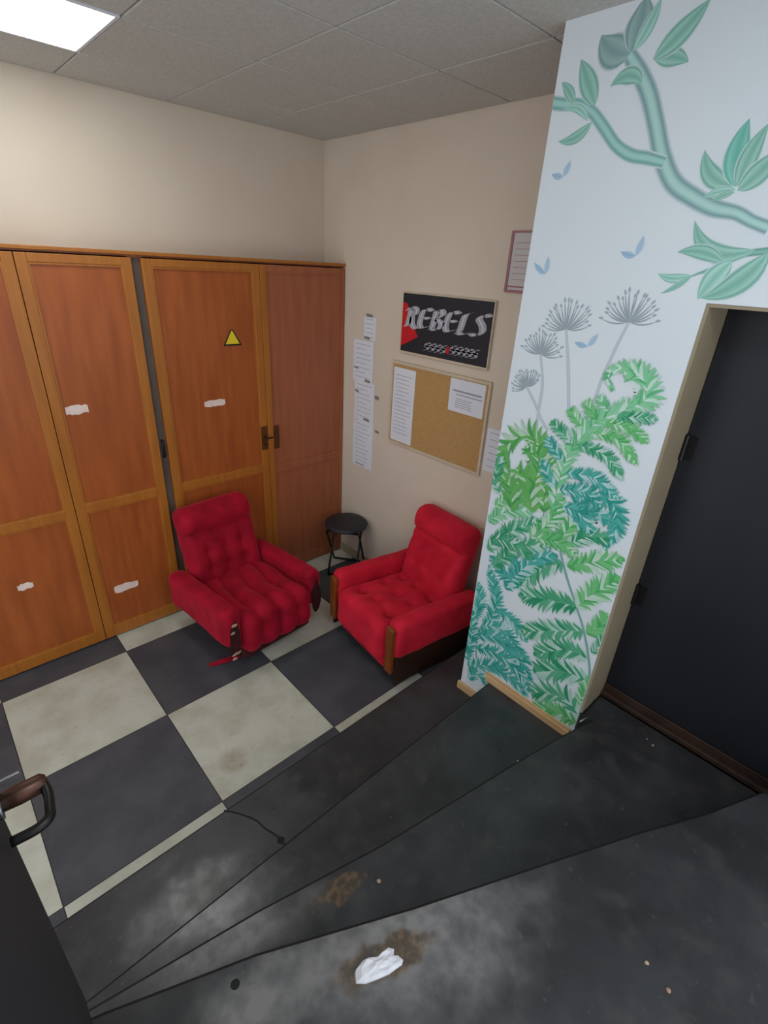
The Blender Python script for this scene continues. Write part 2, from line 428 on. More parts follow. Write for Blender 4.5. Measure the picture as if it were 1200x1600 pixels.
obj('lever_neck', bm, M['copper'], lev, True)
bm = bmesh.new(); tube(bm, [(-2.875, -2.842, 1.65), (-2.868, -2.842, 1.65)], 0.026, 20)
obj('rose', bm, M['steel'], d2, True)
bm = bmesh.new(); tube(bm, [(-2.876, -2.842, 1.705), (-2.862, -2.842, 1.705)], 0.014, 16)
box(bm, -2.862, -2.826, -2.8445, -2.8395, 1.698, 1.712, 0.002)
obj('lock_cylinder', bm, M['steel'], d2)

# ------------------------------------------------------------ ceiling lights, the second one added
def ceiling_light(x0, x1, y0, y1, label, dm):
    t = thing('ceiling_light', label, 'ceiling light', ((x0+x1)/2, (y0+y1)/2, H), group='square ceiling panels')
    cx, cy = (x0+x1)/2, (y0+y1)/2; hx, hy = (x1-x0)/2, (y1-y0)/2
    bm = bmesh.new()
    for a in ((-hx, hx, -hy, -hy+0.014), (-hx, hx, hy-0.014, hy), (-hx, -hx+0.014, -hy+0.014, hy-0.014), (hx-0.014, hx, -hy+0.014, hy-0.014)):
        box(bm, a[0], a[1], a[2], a[3], -0.004, 0.02)
    obj('frame', bm, M['paper'], t)
    bm = bmesh.new(); box(bm, -hx+0.014, hx-0.014, -hy+0.014, hy-0.014, -0.001, 0.018)
    obj('diffuser', bm, dm, t)
ceiling_light(-2.389, -1.799, -1.085, -0.495, 'lit square ceiling panel above the wooden wardrobe', M['panel'])
ceiling_light(-2.389, -1.799, -4.085, -3.495, 'added square ceiling panel over the stair landing, out of view, lighting the mural', M['fill_panel'])  # unseen panel added behind the camera to light mural and steps

# ------------------------------------------------------------ wardrobe: two built-in units
def door_leaf(parent, x0, x1, wood, frame, mid, label=None, sl=0.055, sr=0.055, bot=0.10, top=2.585):
    """Framed two-panel door; front face at YW."""
    yb = YW+0.022
    bm = bmesh.new()
    z0, z1 = 0.012, top
    box(bm, x0, x0+sl, YW, yb, z0, z1, 0.003); box(bm, x1-sr, x1, YW, yb, z0, z1, 0.003)
    for a, b in ((z0, bot), (mid-0.03, mid+0.03), (z1-0.045, z1)):
        box(bm, x0+sl, x1-sr, YW, yb, a, b, 0.003)
    d = obj('door', bm, frame, parent)
    for a, b in ((bot, mid-0.03), (mid+0.03, z1-0.045)):
        bm = bmesh.new(); box(bm, x0+sl, x1-sr, YW+0.010, yb+0.004, a, b)
        obj('door_panel', bm, wood, d)
        bm = bmesh.new()                                     # small bead round the panel
        q = 0.010
        box(bm, x0+sl, x1-sr, YW+0.003, YW+0.010, b-q, b); box(bm, x0+sl, x1-sr, YW+0.003, YW+0.010, a, a+q)
        box(bm, x0+sl, x0+sl+q, YW+0.003, YW+0.010, a+q, b-q); box(bm, x1-sr-q, x1-sr, YW+0.003, YW+0.010, a+q, b-q)
        obj('bead', bm, frame, d)
    if label: d['label'] = label
    return d
def carcass(parent, x0, x1):
    bm = bmesh.new()
    yb = YW+0.028
    box(bm, x0, x0+0.018, yb, -0.002, 0, 2.61); box(bm, x1-0.018, x1, yb, -0.002, 0, 2.61)
    box(bm, x0+0.018, x1-0.018, yb, -0.002, 2.592, 2.61); box(bm, x0+0.018, x1-0.018, yb, -0.002, 0, 0.012)
    box(bm, x0+0.018, x1-0.018, -0.012, -0.002, 0.012, 2.592)
    return obj('carcass', bm, M['panel_dark'], parent)
wa = thing('wardrobe', 'tall orange-brown wooden wardrobe unit under the lit ceiling panel, left of the dark gap', 'wardrobe', (0, 0, 0))
carcass(wa, -3.02, -1.628)
door_leaf(wa, -3.018, -2.222, M['panel_wood'], M['stile_wood'], 1.065)
door_leaf(wa, -2.218, -1.632, M['panel_wood'], M['stile_wood'], 1.075)
bm = bmesh.new(); box(bm, -3.02, -1.60, YW-0.004, -0.25, 2.600, 2.62, 0.003); obj('top_rail', bm, M['stile_wood'], wa)
wc = thing('wardrobe', 'wooden wardrobe unit farthest left, just past the left edge of the photo', 'wardrobe', (0, 0, 0))
carcass(wc, -4.42, -3.03)
door_leaf(wc, -4.418, -3.722, M['panel_wood'], M['stile_wood'], 1.06)
door_leaf(wc, -3.718, -3.032, M['panel_wood'], M['stile_wood'], 1.06)
bm = bmesh.new(); box(bm, -4.42, -3.03, YW-0.004, -0.25, 2.600, 2.62, 0.003); obj('top_rail', bm, M['stile_wood'], wc)
wb = thing('wardrobe', 'wooden wardrobe unit in the room corner, with the yellow warning sticker', 'wardrobe', (0, 0, 0))
carcass(wb, -1.578, -0.002)
door_leaf(wb, -1.574, -0.776, M['panel_wood'], M['stile_wood'], 1.065, 'orange-brown door with yellow oak frame')
door_leaf(wb, -0.772, -0.006, M['panel_dark'], M['panel_dark'], 1.03, 'darker plain reddish door beside the wall', sl=0.05, sr=0.02)
bm = bmesh.new(); box(bm, -0.776, -0.726, YW-0.004, YW, 0.012, 2.585, 0.002); obj('cover_strip', bm, M['stile_wood'], wb)
bm = bmesh.new(); box(bm, -1.60, -0.002, YW-0.004, -0.25, 2.600, 2.62, 0.003); obj('top_rail', bm, M['stile_wood'], wb)
bm = bmesh.new()
box(bm, -0.835, -0.780, YW-0.003, YW-0.0002, 1.225, 1.42, 0.001); box(bm, -0.728, -0.672, YW-0.003, YW-0.0002, 1.215, 1.41, 0.001)
lp = obj('lock_plate', bm, M['bronze'], wb)
bm = bmesh.new(); tube(bm, [(-0.805, YW-0.002, 1.335), (-0.805, YW-0.035, 1.335), (-0.800, YW-0.04, 1.33), (-0.755, YW-0.04, 1.33)], 0.007, 8)
obj('handle', bm, M['black_metal'], lp)
bm = bmesh.new(); tube(bm, [(-0.805, YW-0.002, 1.27), (-0.805, YW-0.008, 1.27)], 0.009, 12)
obj('keyhole', bm, M['black_metal'], lp)
# grey filler in the gap between the two units, with the hook latch
bm = bmesh.new(); box(bm, -1.6265, -1.5795, -0.258, -0.235, 0.0, 2.585)
tag(obj('gap_filler', bm, mat('grey_filler_board', srgb(96, 84, 76), srgb(78, 68, 62), 4, 0.6)), 'narrow grey filler strip in the dark gap between two wardrobe units', 'filler strip')
bm = bmesh.new(); tube(bm, [(-1.603, -0.257, 1.44), (-1.603, -0.272, 1.44), (-1.603, -0.277, 1.40), (-1.603, -0.272, 1.33), (-1.603, -0.257, 1.32)], 0.010, 8)
tag(obj('hook_latch', bm, M['black_metal'], None), 'black hook latch in the gap between two wardrobe units', 'latch')
# stickers on the doors
def label_strip(cx, cz, w, h, text, rot):
    bm = bmesh.new()
    rnd = random.Random(int(-cx*1000))
    top = []; bot = []
    for i in range(9):
        t = i/8-0.5
        top.append((t*w, h/2*(1-1.2*abs(t)**3*4*0.5) + rnd.uniform(-.1, .1)*h))
        bot.append((t*w, -h/2*(1-abs(t)**3*2) + rnd.uniform(-.1, .1)*h))
    poly = top + bot[::-1]
    c, s = math.cos(rot), math.sin(rot)
    yy = YW+0.010
    a = [bm.verts.new((cx+x*c-z*s, yy, cz+x*s+z*c)) for x, z in poly]
    b = [bm.verts.new((cx+x*c-z*s, yy-0.002, cz+x*s+z*c)) for x, z in poly]
    n = len(poly)
    bm.faces.new(a); bm.faces.new(b[::-1])
    for i in range(n): bm.faces.new((a[i], b[i], b[(i+1) % n], a[(i+1) % n]))
    return tag(obj('paper_label', bm, M['label_white']), text, 'label', 'white labels on the wardrobe doors')
label_strip(-2.082, 1.728, 0.125, 0.055, 'white label on the upper panel of the door left of the dark gap', 0.0)
label_strip(-1.193, 1.655, 0.16, 0.048, 'white label on the upper panel of the door with the yellow sticker', 0.0)
label_strip(-2.015, 0.392, 0.165, 0.060, 'white label on the lower panel just left of the left armchair', 0.0)
label_strip(-2.592, 0.640, 0.085, 0.045, 'small faded label on the lower panel at the far left', 0.0)
ws = thing('warning_sign', 'small yellow warning triangle sticker on the wardrobe door', 'warning sticker', (-1.017, YW+0.010, 2.10))
def tri(bm, pts, y0, y1):
    a = [bm.verts.new((x, y0, z)) for x, z in pts]; b = [bm.verts.new((x, y1, z)) for x, z in pts]
    n = len(pts); bm.faces.new(a); bm.faces.new(b[::-1])
    for i in range(n): bm.faces.new((a[i], b[i], b[(i+1) % n], a[(i+1) % n]))
bm = bmesh.new(); tri(bm, [(-0.068, -0.052), (0.068, -0.052), (0.068, -0.044), (0.010, 0.058), (-0.010, 0.058), (-0.068, -0.044)], 0, -0.0010); obj('border', bm, M['ink_black'], ws)
bm = bmesh.new(); tri(bm, [(-0.054, -0.040), (0.054, -0.040), (0.004, 0.050), (-0.004, 0.050)], -0.0010, -0.0016); obj('yellow_face', bm, M['yellow'], ws)

# ------------------------------------------------------------ armchairs
def make_chair(label, loc, rz, worn):
    V = M['velvet'] if worn else M['velvet2']
    t = thing('armchair', label, 'armchair', loc, rz, 'red velvet armchairs')
    # plinth
    bm = bmesh.new(); box(bm, -0.27, 0.27, -0.27, 0.30, 0.035, 0.20, 0.01); obj('base_frame', bm, M['dark_wood'], t)
    for sx in (-1, 1):
        for sy in (-1, 1):
            bm = bmesh.new(); lathe(bm, [(0.0, 0), (0.022, 0), (0.026, 0.03), (0.026, 0.04), (0.0, 0.04)], (sx*0.23, sy*0.23+0.01, 0), 14)
            obj('foot', bm, M['black_metal'], t, True)
    # seat
    if worn:
        def ds(p, n, s):
            u = p.x/s[0]; v = (p.y+s[1])/(2*s[1])
            k = (u+1)/2*4 + 0.22*math.sin(v*PI*1.6)
            ch = abs(math.sin(k*PI))**0.55
            up = max(n.z, -n.y*0.9, 0)
            cross = 0.006*math.sin(v*9+u*3)
            return n*up*(ch*0.048 - 0.026 + cross) + Vector((0, 0, 1))*max(n.z, 0)*0.02*(1-u*u)
    else:
        btn = [(bx, by) for bx in (-0.55, 0.0, 0.55) for by in (-0.55, 0.05, 0.60)]
        def ds(p, n, s):
            u = p.x/s[0]; v = p.y/s[1]
            dip = 0; pl = 0
            for bx, by in btn:
                d2 = ((u-bx)*s[0])**2 + ((v-by)*s[1])**2
                dip += math.exp(-d2/0.0015)*0.048
                dx, dy = (u-bx)*s[0], (v-by)*s[1]
                pl += math.exp(-d2/0.006)*0.008*(math.cos(4*math.atan2(dy, dx)+0.6))
            wave = 0.016*math.cos(u*PI*1.8)*math.cos((v-0.05)*PI*1.65)
            up = max(n.z, 0)
            fr = max(-n.y, 0)*0.014*abs(math.sin((u+1)*PI*1.5))
            return n*up*(-dip-pl-wave) + n*fr + Vector((0, 0, 1))*up*0.02*(1-u*u)
    seat = cushion('seat', (0.60, 0.68, 0.30), 0.085, 44, V, t, ds, Matrix.Translation((0, -0.10, 0.285)) @ Matrix.Rotation(math.radians(-4), 4, 'X'))
    if not worn:
        for bx, by in btn:
            bm = bmesh.new(); lathe(bm, [(0.0, 0.006), (0.010, 0.003), (0.012, -0.004), (0.0, -0.006)], (bx*0.30, -0.10+by*0.34, 0.425-by*0.024), 12)
            obj('button', bm, V, seat, True)
    # valance below the seat front
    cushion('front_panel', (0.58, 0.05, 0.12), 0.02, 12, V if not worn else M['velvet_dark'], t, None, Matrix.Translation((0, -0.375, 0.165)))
    if not worn:
        for s in (-1, 1):
            bm = bmesh.new(); box(bm, s*0.385, s*0.405, -0.39, 0.33, 0.05, 0.29, 0.003)
            obj('side_board', bm, M['dark_wood'], t)
    # arms
    for s in (-1, 1):
        def da(p, n, z):
            v = p.y/z[1]
            return n*0.006*noise.noise(p*9 + Vector((s*3, 0, 0))) + Vector((0, 0, 1))*max(n.z, 0)*(-0.012*v)
        cushion('armrest', (0.135, 0.78, 0.29), 0.055, 20, V, t, da, Matrix.Translation((s*0.352, -0.015, 0.395)) @ Matrix.Rotation(math.radians(-1.5), 4, 'X'))
        if not worn:
            bm = bmesh.new()
            box(bm, s*0.352-0.037, s*0.352+0.037, -0.432, -0.395, 0.145, 0.515, 0.012)
            obj('arm_front_post', bm, M['arm_wood'], t)
        else:
            # the front of each arm has lost its wood: dark torn pad with pale splinters
            bm = bmesh.new(); rnd = random.Random(5+s)
            pts = []
            for k in range(14):
                a = 2*PI*k/14
                pts.append((s*0.352+0.045*math.cos(a)*rnd.uniform(.75, 1.1), 0.335+0.15*math.sin(a)*rnd.uniform(.8, 1.05)))
            tri(bm, pts, -0.398, -0.412)
            tp = obj('torn_front', bm, M['velvet_dark'], t)
            for k in range(4 if s < 0 else 0):
                bm = bmesh.new()
                zc = (0.455, 0.40, 0.22, 0.185)[k]; xc = s*0.352+rnd.uniform(-.025, .02)
                L = (0.020, 0.014, 0.034, 0.016)[k]
                tri(bm, [(xc-L, zc-0.004), (xc+L*0.6, zc-0.008), (xc+L, zc+0.006), (xc-0.2*L, zc+0.010)], -0.411, -0.420)
                obj('pale_splinter', bm, M['pale_wood'], tp)
    # back
    Rb = Matrix.Translation((0, 0.235, 0.36)) @ Matrix.Rotation(math.radians(-14 if not worn else -16), 4, 'X')
    def db(p, n, s):
        v = (p.z+s[2])/(2*s[2]); u = p.x/s[0]
        fr = max(-n.y, 0)
        o = 0
        if v > 0.70: o = 0.038*math.sin(min((v-0.70)/0.26, 1)*PI)**0.7 if v < 0.96 else 0
        seam = -0.020*math.exp(-((v-0.695)/0.022)**2)
        o2 = 0
        if v < 0.68:
            o2 = 0.020*abs(math.sin((u+1)*PI*2.0))**0.6*math.sin(min(max(v/0.66, 0), 1)*PI)**0.8 if worn else 0
            if not worn:
                for by in (0.33, 0.57):
                    for bx in (-0.5, 0.0, 0.5):
                        d2 = ((u-bx)*s[0])**2 + ((v-by)*2*s[2])**2
                        o2 -= 0.018*math.exp(-d2/0.0012)
                o2 += 0.018*math.sin(v/0.68*PI)
                o2 -= 0.010*math.exp(-((v-0.575)/0.018)**2)
            else:
                for by in (0.25, 0.45):
                    for bx in (-0.5, 0.0, 0.5):
                        d2 = ((u-bx)*s[0])**2 + ((v-by)*2*s[2])**2
                        o2 -= 0.022*math.exp(-d2/0.0012)
        return Vector((0, -1, 0))*fr*(o+seam+o2) + n*0.004*noise.noise(p*11)
    cushion('backrest', (0.575, 0.17, 0.66), 0.065, 44, V, t, db, Rb @ Matrix.Translation((0, 0, 0.305)))
    if worn:
        bm = bmesh.new()                                       # strip of red trim hanging loose onto the floor
        prev = None
        for k in range(17):
            f = k/16
            x = -0.11-0.33*f; y = -0.25+0.06*f+0.012*math.sin(f*8); z = 0.13*(1-min(f*2.2, 1))**2+0.006+0.010*abs(math.sin(f*7))
            hw = 0.030-0.016*f
            a = [bm.verts.new((x, y+hw, z)), bm.verts.new((x, y-hw, z-0.004)), bm.verts.new((x, y-hw, z+0.006)), bm.verts.new((x, y+hw, z+0.010))]
            if prev:
                for q in range(4): bm.faces.new((prev[q], prev[(q+1) % 4], a[(q+1) % 4], a[q]))
            else: bm.faces.new(a[::-1])
            prev = a
        bm.faces.new(prev)
        o = obj('loose_trim', bm, V, t, True); o['label'] = 'strip of red trim hanging onto the floor'
    return t
make_chair('worn red velvet armchair with torn arm fronts in front of the wardrobe', (-1.335, -0.80, 0), math.radians(5), True)
make_chair('red velvet armchair with wooden arm fronts, backed against the poster wall', (-0.470, -1.655, 0), math.radians(-96), False)

# ------------------------------------------------------------ folding stool in the corner
st = thing('folding_stool', 'round black folding stool in the corner between the two armchairs', 'stool', (-0.200, -0.600, 0), math.radians(-52))
SZ = 0.47
bm = bmesh.new(); lathe(bm, [(0.0, SZ-0.002), (0.178, SZ-0.002), (0.193, SZ+0.006), (0.196, SZ+0.022), (0.184, SZ+0.036), (0.14, SZ+0.041), (0.0, SZ+0.042)], (0, 0, 0), 40)
obj('seat', bm, M['stool_black'], st, True)
for s in (-1, 1):
    bm = bmesh.new()
    w_ = 0.150 if s > 0 else 0.128
    P = smoothpath([(-w_, s*0.15, 0.012), (-w_, s*0.0, 0.25), (-w_, -s*0.125, 0.455)], 5)
    tube(bm, P, 0.010, 10)
    P = smoothpath([(w_, s*0.15, 0.012), (w_, s*0.0, 0.25), (w_, -s*0.125, 0.455)], 5)
    tube(bm, P, 0.010, 10)
    tube(bm, [(-w_, s*0.15, 0.012), (w_, s*0.15, 0.012)], 0.010, 10)
    tube(bm, [(-w_, -s*0.125, 0.457), (w_, -s*0.125, 0.457)], 0.010, 10)
    obj('leg_frame', bm, M['black_metal'], st, True)

# ------------------------------------------------------------ things on the right wall (x = 0), coordinates (y, z)
def plate(bm, pts, x0, x1):
    """Polygon (y,z) extruded from x0 to x1."""
    a = [bm.verts.new((x0, y, z)) for y, z in pts]; b = [bm.verts.new((x1, y, z)) for y, z in pts]
    n = len(pts); bm.faces.new(a); bm.faces.new(b[::-1])
    for i in range(n): bm.faces.new((a[i], b[i], b[(i+1) % n], a[(i+1) % n]))
def rect(y0, y1, z0, z1): return [(y0, z0), (y1, z0), (y1, z1), (y0, z1)]
def nib(bm, path, n, x):
    """Broad-nib pen stroke: path (y,z), nib half vector n."""
    for (a, b) in zip(path, path[1:]):
        d = (b[0]-a[0], b[1]-a[1])
        q = [(a[0]-n[0], a[1]-n[1]), (a[0]+n[0], a[1]+n[1]), (b[0]+n[0], b[1]+n[1]), (b[0]-n[0], b[1]-n[1])]
        if abs(d[0]*n[1]-d[1]*n[0]) < 1e-9: continue
        bm.faces.new([bm.verts.new((x, y, z)) for y, z in q])
def spath(P, n=5): return [(p.x, p.y) for p in smoothpath([(a, b, 0) for a, b in P], n)]
# banner
bn = thing('banner', 'black club banner reading REBELS with red corner, above the cork board', 'banner', (0, 0, 0))
bm = bmesh.new(); plate(bm, rect(-0.972, -1.785, 2.045, 2.462), -0.001, -0.022); obj('backing', bm, M['cork_frame'], bn)
bm = bmesh.new(); plate(bm, rect(-0.982, -1.777, 2.060, 2.455), -0.022, -0.025); obj('printed_face', bm, M['banner_black'], bn)
bm = bmesh.new(); bm.faces.new([bm.verts.new((-0.0256, y, z)) for y, z in [(-0.983, 2.255), (-1.075, 2.285), (-1.105, 2.235), (-1.152, 2.175), (-1.055, 2.125), (-0.983, 2.095)]])
bm.faces.new([bm.verts.new((-0.0256, y, z)) for y, z in [(-0.983, 2.395), (-1.03, 2.385), (-1.05, 2.34), (-1.02, 2.27), (-0.983, 2.255)]])
obj('red_shape', bm, M['banner_red'], bn)
GL = {
 'R': [[(.10, .0), (.22, .18), (.22, .86)], [(-.05, .82), (.20, 1), (.62, .92), (.66, .66), (.30, .52)], [(.42, .55), (.62, .12), (.98, -.06)]],
 'E': [[(.86, .90), (.48, 1), (.18, .82), (.16, .25), (.42, .02), (.84, .14)], [(.18, .52), (.50, .56), (.76, .50)]],
 'B': [[(.20, .04), (.20, .92)], [(.02, .88), (.50, 1), (.74, .78), (.32, .54)], [(.36, .54), (.82, .34), (.58, .02), (.10, .06)]],
 'L': [[(.62, 1), (.28, .84), (.24, .16), (.06, .02)], [(.10, .06), (.50, -.02), (.92, .10)]],
 'S': [[(.92, .90), (.58, 1), (.26, .78), (.60, .50), (.74, .22), (.42, .0), (.04, .08)]],
}
def word(bm, text, y0, z0, w, h, n, x, shear=0.25, drop=0.0, adv=None):
    k = len(text)
    for i, ch in enumerate(text):
        for st_ in GL[ch]:
            P = [(y0 - (i + a*0.98 + shear*(b-0.5))*w, z0 + b*h - drop*(i+a)/k) for a, b in st_]
            nib(bm, spath(P), n, x)
bm = bmesh.new(); word(bm, 'REBELS', -1.030, 2.232, 0.121, 0.135, (-0.029, 0.008), -0.0262, 0.30, -0.012)
n0 = len(bm.faces)
word(bm, 'REBELS', -1.030, 2.232, 0.121, 0.135, (-0.0035, 0.0015), -0.0266, 0.30, -0.012)
bm.faces.ensure_lookup_table()
for f in bm.faces[n0:]: f.material_index = 1
obj('lettering', bm, [M['banner_grey'], M['banner_light']], bn)
# the small line below is too smeared to read: slanted grey pen marks
rnd = random.Random(4)
def smear(y0, y1, z0, h):
    bm = bmesh.new(); k = int(round(abs(y1-y0)/0.046))
    for i in range(k):
        y = y0-(i+0.5)*abs(y1-y0)/k
        P = [(y-0.030, z0+h*rnd.uniform(.85, 1)), (y-0.004, z0+h*.95), (y+0.012, z0+h*.66), (y-0.010, z0+h*.42), (y-0.004, z0+h*.1), (y+0.026, z0+h*rnd.uniform(-.05, .1))]
        nib(bm, spath(P, 4), (-0.013, 0.004), -0.0262)
        nib(bm, [(y+0.022, z0+h*.5), (y-0.022, z0+h*.55)], (-0.004, 0.007), -0.0262)
    obj('small_lettering', bm, M['banner_grey'], bn)
smear(-1.222, -1.428, 2.094, 0.056); smear(-1.464, -1.700, 2.100, 0.060)
bm = bmesh.new(); nib(bm, [(-1.443, 2.145), (-1.443, 2.100)], (-0.012, 0.003), -0.0262); obj('red_divider', bm, M['banner_red'], bn)
# cork board
cb = thing('cork_board', 'framed cork notice board below the black banner', 'notice board', (0, 0, 0))
bm = bmesh.new()
for a in (rect(-0.895, -1.835, 1.955, 1.975), rect(-0.895, -1.835, 1.325, 1.343), rect(-0.895, -0.913, 1.343, 1.955), rect(-1.817, -1.835, 1.343, 1.955)):
    plate(bm, a, -0.001, -0.020)
obj('frame', bm, M['cork_frame'], cb)
bm = bmesh.new(); plate(bm, rect(-0.913, -1.817, 1.343, 1.955), -0.001, -0.013); obj('cork', bm, M['cork'], cb)
def sheet(pts, x, label, lines, group=None, tapes=()):
    """Paper sheet with thin grey lines of print; pts = y0,y1,z0,z1."""
    y0, y1, z0, z1 = pts
    t = thing('paper_sheet', label, 'paper', (0, 0, 0), group=group)
    bm = bmesh.new(); plate(bm, rect(y0, y1, z0, z1), x, x-0.0014); obj('sheet', bm, M['paper'], t)
    bm = bmesh.new()
    rnd = random.Random(int(abs(z0*1000+y0*77)))
    for zf, a, b, hh in lines:
        z = z0+(z1-z0)*zf
        ya, yb = y0+(y1-y0)*a, y0+(y1-y0)*b
        plate(bm, [(ya, z), (yb, z-0.002), (yb, z-0.002+hh), (ya, z+hh)], x-0.0014, x-0.0017)
    if lines: obj('printed_lines', bm, M['ink'], t)
    else: bm.free()
    for (ty, tz, tw, th) in tapes:
        bm = bmesh.new(); plate(bm, [(ty-tw/2, tz-th/2), (ty+tw/2, tz-th/2+0.004), (ty+tw/2, tz+th/2+0.004), (ty-tw/2, tz+th/2)], x-0.0016, x-0.0022)
        obj('tape', bm, M['tape'], t)
    return t
def rows(n, a=.12, b=.9, lo=.12, hi=.9, hh=0.004, seed=1):
    r = random.Random(seed)
    return [(lo+(hi-lo)*i/(n-1), a, b-r.uniform(0, .3), hh) for i in range(n)]
sheet((-0.920, -1.152, 1.352, 1.930), -0.0135, 'tall white notice pinned along the left edge of the cork board', rows(16, seed=3), 'papers on the cork board')
sheet((-1.490, -1.795, 1.722, 1.948), -0.0135, 'white notice with two heavy lines in the upper right of the cork board', rows(5, .2, .9, .15, .4, seed=5) + [(.62, .1, .92, .012), (.52, .2, .95, .007)], 'papers on the cork board')
G_ = 'papers taped up beside the wardrobe'
sheet((-0.532, -0.672, 2.080, 2.252), -0.001, 'small white paper topmost in the column beside the wardrobe', rows(5, seed=7), G_, [(-0.592, 2.262, 0.075, 0.022), (-0.572, 2.092, 0.07, 0.022)])
sheet((-0.412, -0.662, 1.735, 2.070), -0.003, 'second white paper down in the column beside the wardrobe', rows(8, seed=8), G_, [(-0.452, 1.842, 0.065, 0.012), (-0.598, 1.752, 0.07, 0.022)])
sheet((-0.436, -0.690, 1.405, 1.745), -0.002, 'third white paper down in the column beside the wardrobe', rows(8, seed=9), G_, [(-0.468, 1.650, 0.05, 0.02), (-0.722, 1.640, 0.05, 0.03), (-0.600, 1.425, 0.075, 0.022)])
sheet((-0.430, -0.690, 0.985, 1.415), -0.001, 'lowest white paper in the column beside the wardrobe', rows(10, seed=10), G_, [(-0.740, 1.355, 0.05, 0.022), (-0.53, 1.003, 0.12, 0.010), (-0.46, 1.405, 0.05, 0.012)])
sheet((-1.848, -2.058, 1.375, 1.678), -0.001, 'white paper on the wall between cork board and painted pier', rows(6, seed=11))
ct = thing('certificate', 'maroon-edged framed certificate half hidden behind the painted pier', 'certificate', (0, 0, 0))
bm = bmesh.new()
for a in (rect(-1.822, -2.05, 2.828, 2.838), rect(-1.822, -2.05, 2.515, 2.530), rect(-1.822, -1.838, 2.530, 2.828), rect(-2.036, -2.05, 2.530, 2.828)): plate(bm, a, -0.001, -0.014)
obj('frame', bm, M['maroon'], ct)
bm = bmesh.new(); plate(bm, rect(-1.838, -2.036, 2.530, 2.828), -0.001, -0.008); obj('document', bm, mat('greyish_certificate_paper', srgb(196, 190, 190), None, 4, 0.6), ct)
bm = bmesh.new()
for i in range(7): plate(bm, rect(-1.86, -2.0, 2.585+i*0.032, 2.5875+i*0.032), -0.008, -0.0084)
plate(bm, rect(-1.838, -2.036, 2.543, 2.552), -0.008, -0.0084)
obj('printed_lines', bm, M['maroon'], ct)

# ------------------------------------------------------------ bits on the stairs
bm = bmesh.new()
W = [(-2.309, -3.267), (-2.297, -3.248), (-2.289, -3.243), (-2.262, -3.240), (-2.245, -3.246), (-2.222, -3.262), (-2.205, -3.262), (-2.184, -3.267), (-2.173, -3.281), (-2.185, -3.291), (-2.175, -3.300), (-2.171, -3.317), (-2.182, -3.323), (-2.205, -3.318), (-2.225, -3.314), (-2.263, -3.298), (-2.290, -3.285)]
cx = sum(p[0] for p in W)/len(W); cy = sum(p[1] for p in W)/len(W)
rings = []
for f, z in ((1, 0.0), (0.97, 0.004), (0.75, 0.011), (0.45, 0.010), (0.2, 0.015)):
    rings.append([bm.verts.new((cx+(x-cx)*f, cy+(y-cy)*f, 4*SH+0.0005+z*(1+0.5*noise.noise(Vector((x*60, y*60, f*9)))))) for x, y in W])
for A_, B_ in zip(rings, rings[1:]):
    for i in range(len(W)): bm.faces.new((A_[i], A_[(i+1) % len(W)], B_[(i+1) % len(W)], B_[i]))
bm.faces.new(rings[-1]); bm.faces.new(rings[0][::-1])
tag(obj('crumpled_scrap', bm, M['plaster']), 'white crumpled scrap lying in the worn brown hollow of the landing', 'scrap')
def ribbon(bm, P, w, z):
    P = [Vector((x, y, z)) for x, y in P]; prev = None
    for i, p in enumerate(P):
        t = (P[min(i+1, len(P)-1)]-P[max(i-1, 0)]).normalized(); nrm = Vector((-t.y, t.x, 0))
        ww = w*(0.6+0.5*abs(noise.noise(p*25)))
        a, b = bm.verts.new(p+nrm*ww), bm.verts.new(p-nrm*ww)
        if prev: bm.faces.new((prev[0], prev[1], b, a))
        prev = (a, b)
bm = bmesh.new()
P = [(p.x, p.y) for p in smoothpath([(-2.215, -2.175, 0), (-2.165, -2.241, 0), (-2.123, -2.319, 0), (-2.109, -2.383, 0), (-2.085, -2.455, 0), (-2.08, -2.56, 0)], 5)]
ribbon(bm, P, 0.006, SH+0.0006)
o = obj('tread_crack', bm, M['grime_shade'], s1)
bm = bmesh.new(); lathe(bm, [(0.0, 0.0012), (0.014, 0.0008), (0.018, 0.0)], (-2.083, -2.475, SH+0.0003), 9)
obj('grime_spot', bm, M['grime_shade'], s1)
bm = bmesh.new(); lathe(bm, [(0.0, 0.0012), (0.010, 0.0008), (0.013, 0.0)], (-2.561, -3.046, 4*SH+0.0003), 9)
obj('grime_spot', bm, M['grime_shade'], s4)
def crumb(x, y, z, r, label):
    bm = bmesh.new(); bmesh.ops.create_icosphere(bm, subdivisions=2, radius=r)
    for v in bm.verts:
        v.co = v.co*(1+0.35*noise.noise(v.co*160+Vector((x*9, y*9, 0)))); v.co.z *= 0.45; v.co += Vector((x, y, z+r*0.36))
    return tag(obj('plaster_crumb', bm, M['pale_wood'], None, True), label, 'crumb', 'pale crumbs on the black stairs')
for x, y, k, r, l in ((-0.607, -3.474, 3, 0.006, 'pale crumb nearest the black door on the third step'), (-0.590, -3.440, 3, 0.004, 'smaller pale crumb just behind the one near the black door'),
    (-2.009, -3.045, 3, 0.008, 'pale crumb beside the brown worn spot of the third step'), (-1.032, -3.03, 2, 0.008, 'pale crumb in front of the painted pier on the second step'),
    (-1.157, -2.52, 1, 0.008, 'pale crumb on the lowest step near the painted pier'), (-1.632, -3.801, 4, 0.006, 'pale crumb on the landing at the lower right'),
    (-1.650, -3.869, 4, 0.007, 'second pale crumb on the landing, lower right corner side')):
    crumb(x, y, k*SH, r, l)
bm = bmesh.new()
for a in ((-0.725, -3.180, 0.03),):
    P = smoothpath([(a[0]-.03, a[1]+.01, 3*SH+0.004), (a[0], a[1], 3*SH+0.012), (a[0]+.03, a[1]-.006, 3*SH+0.004)], 4); tube(bm, P, 0.004, 7)
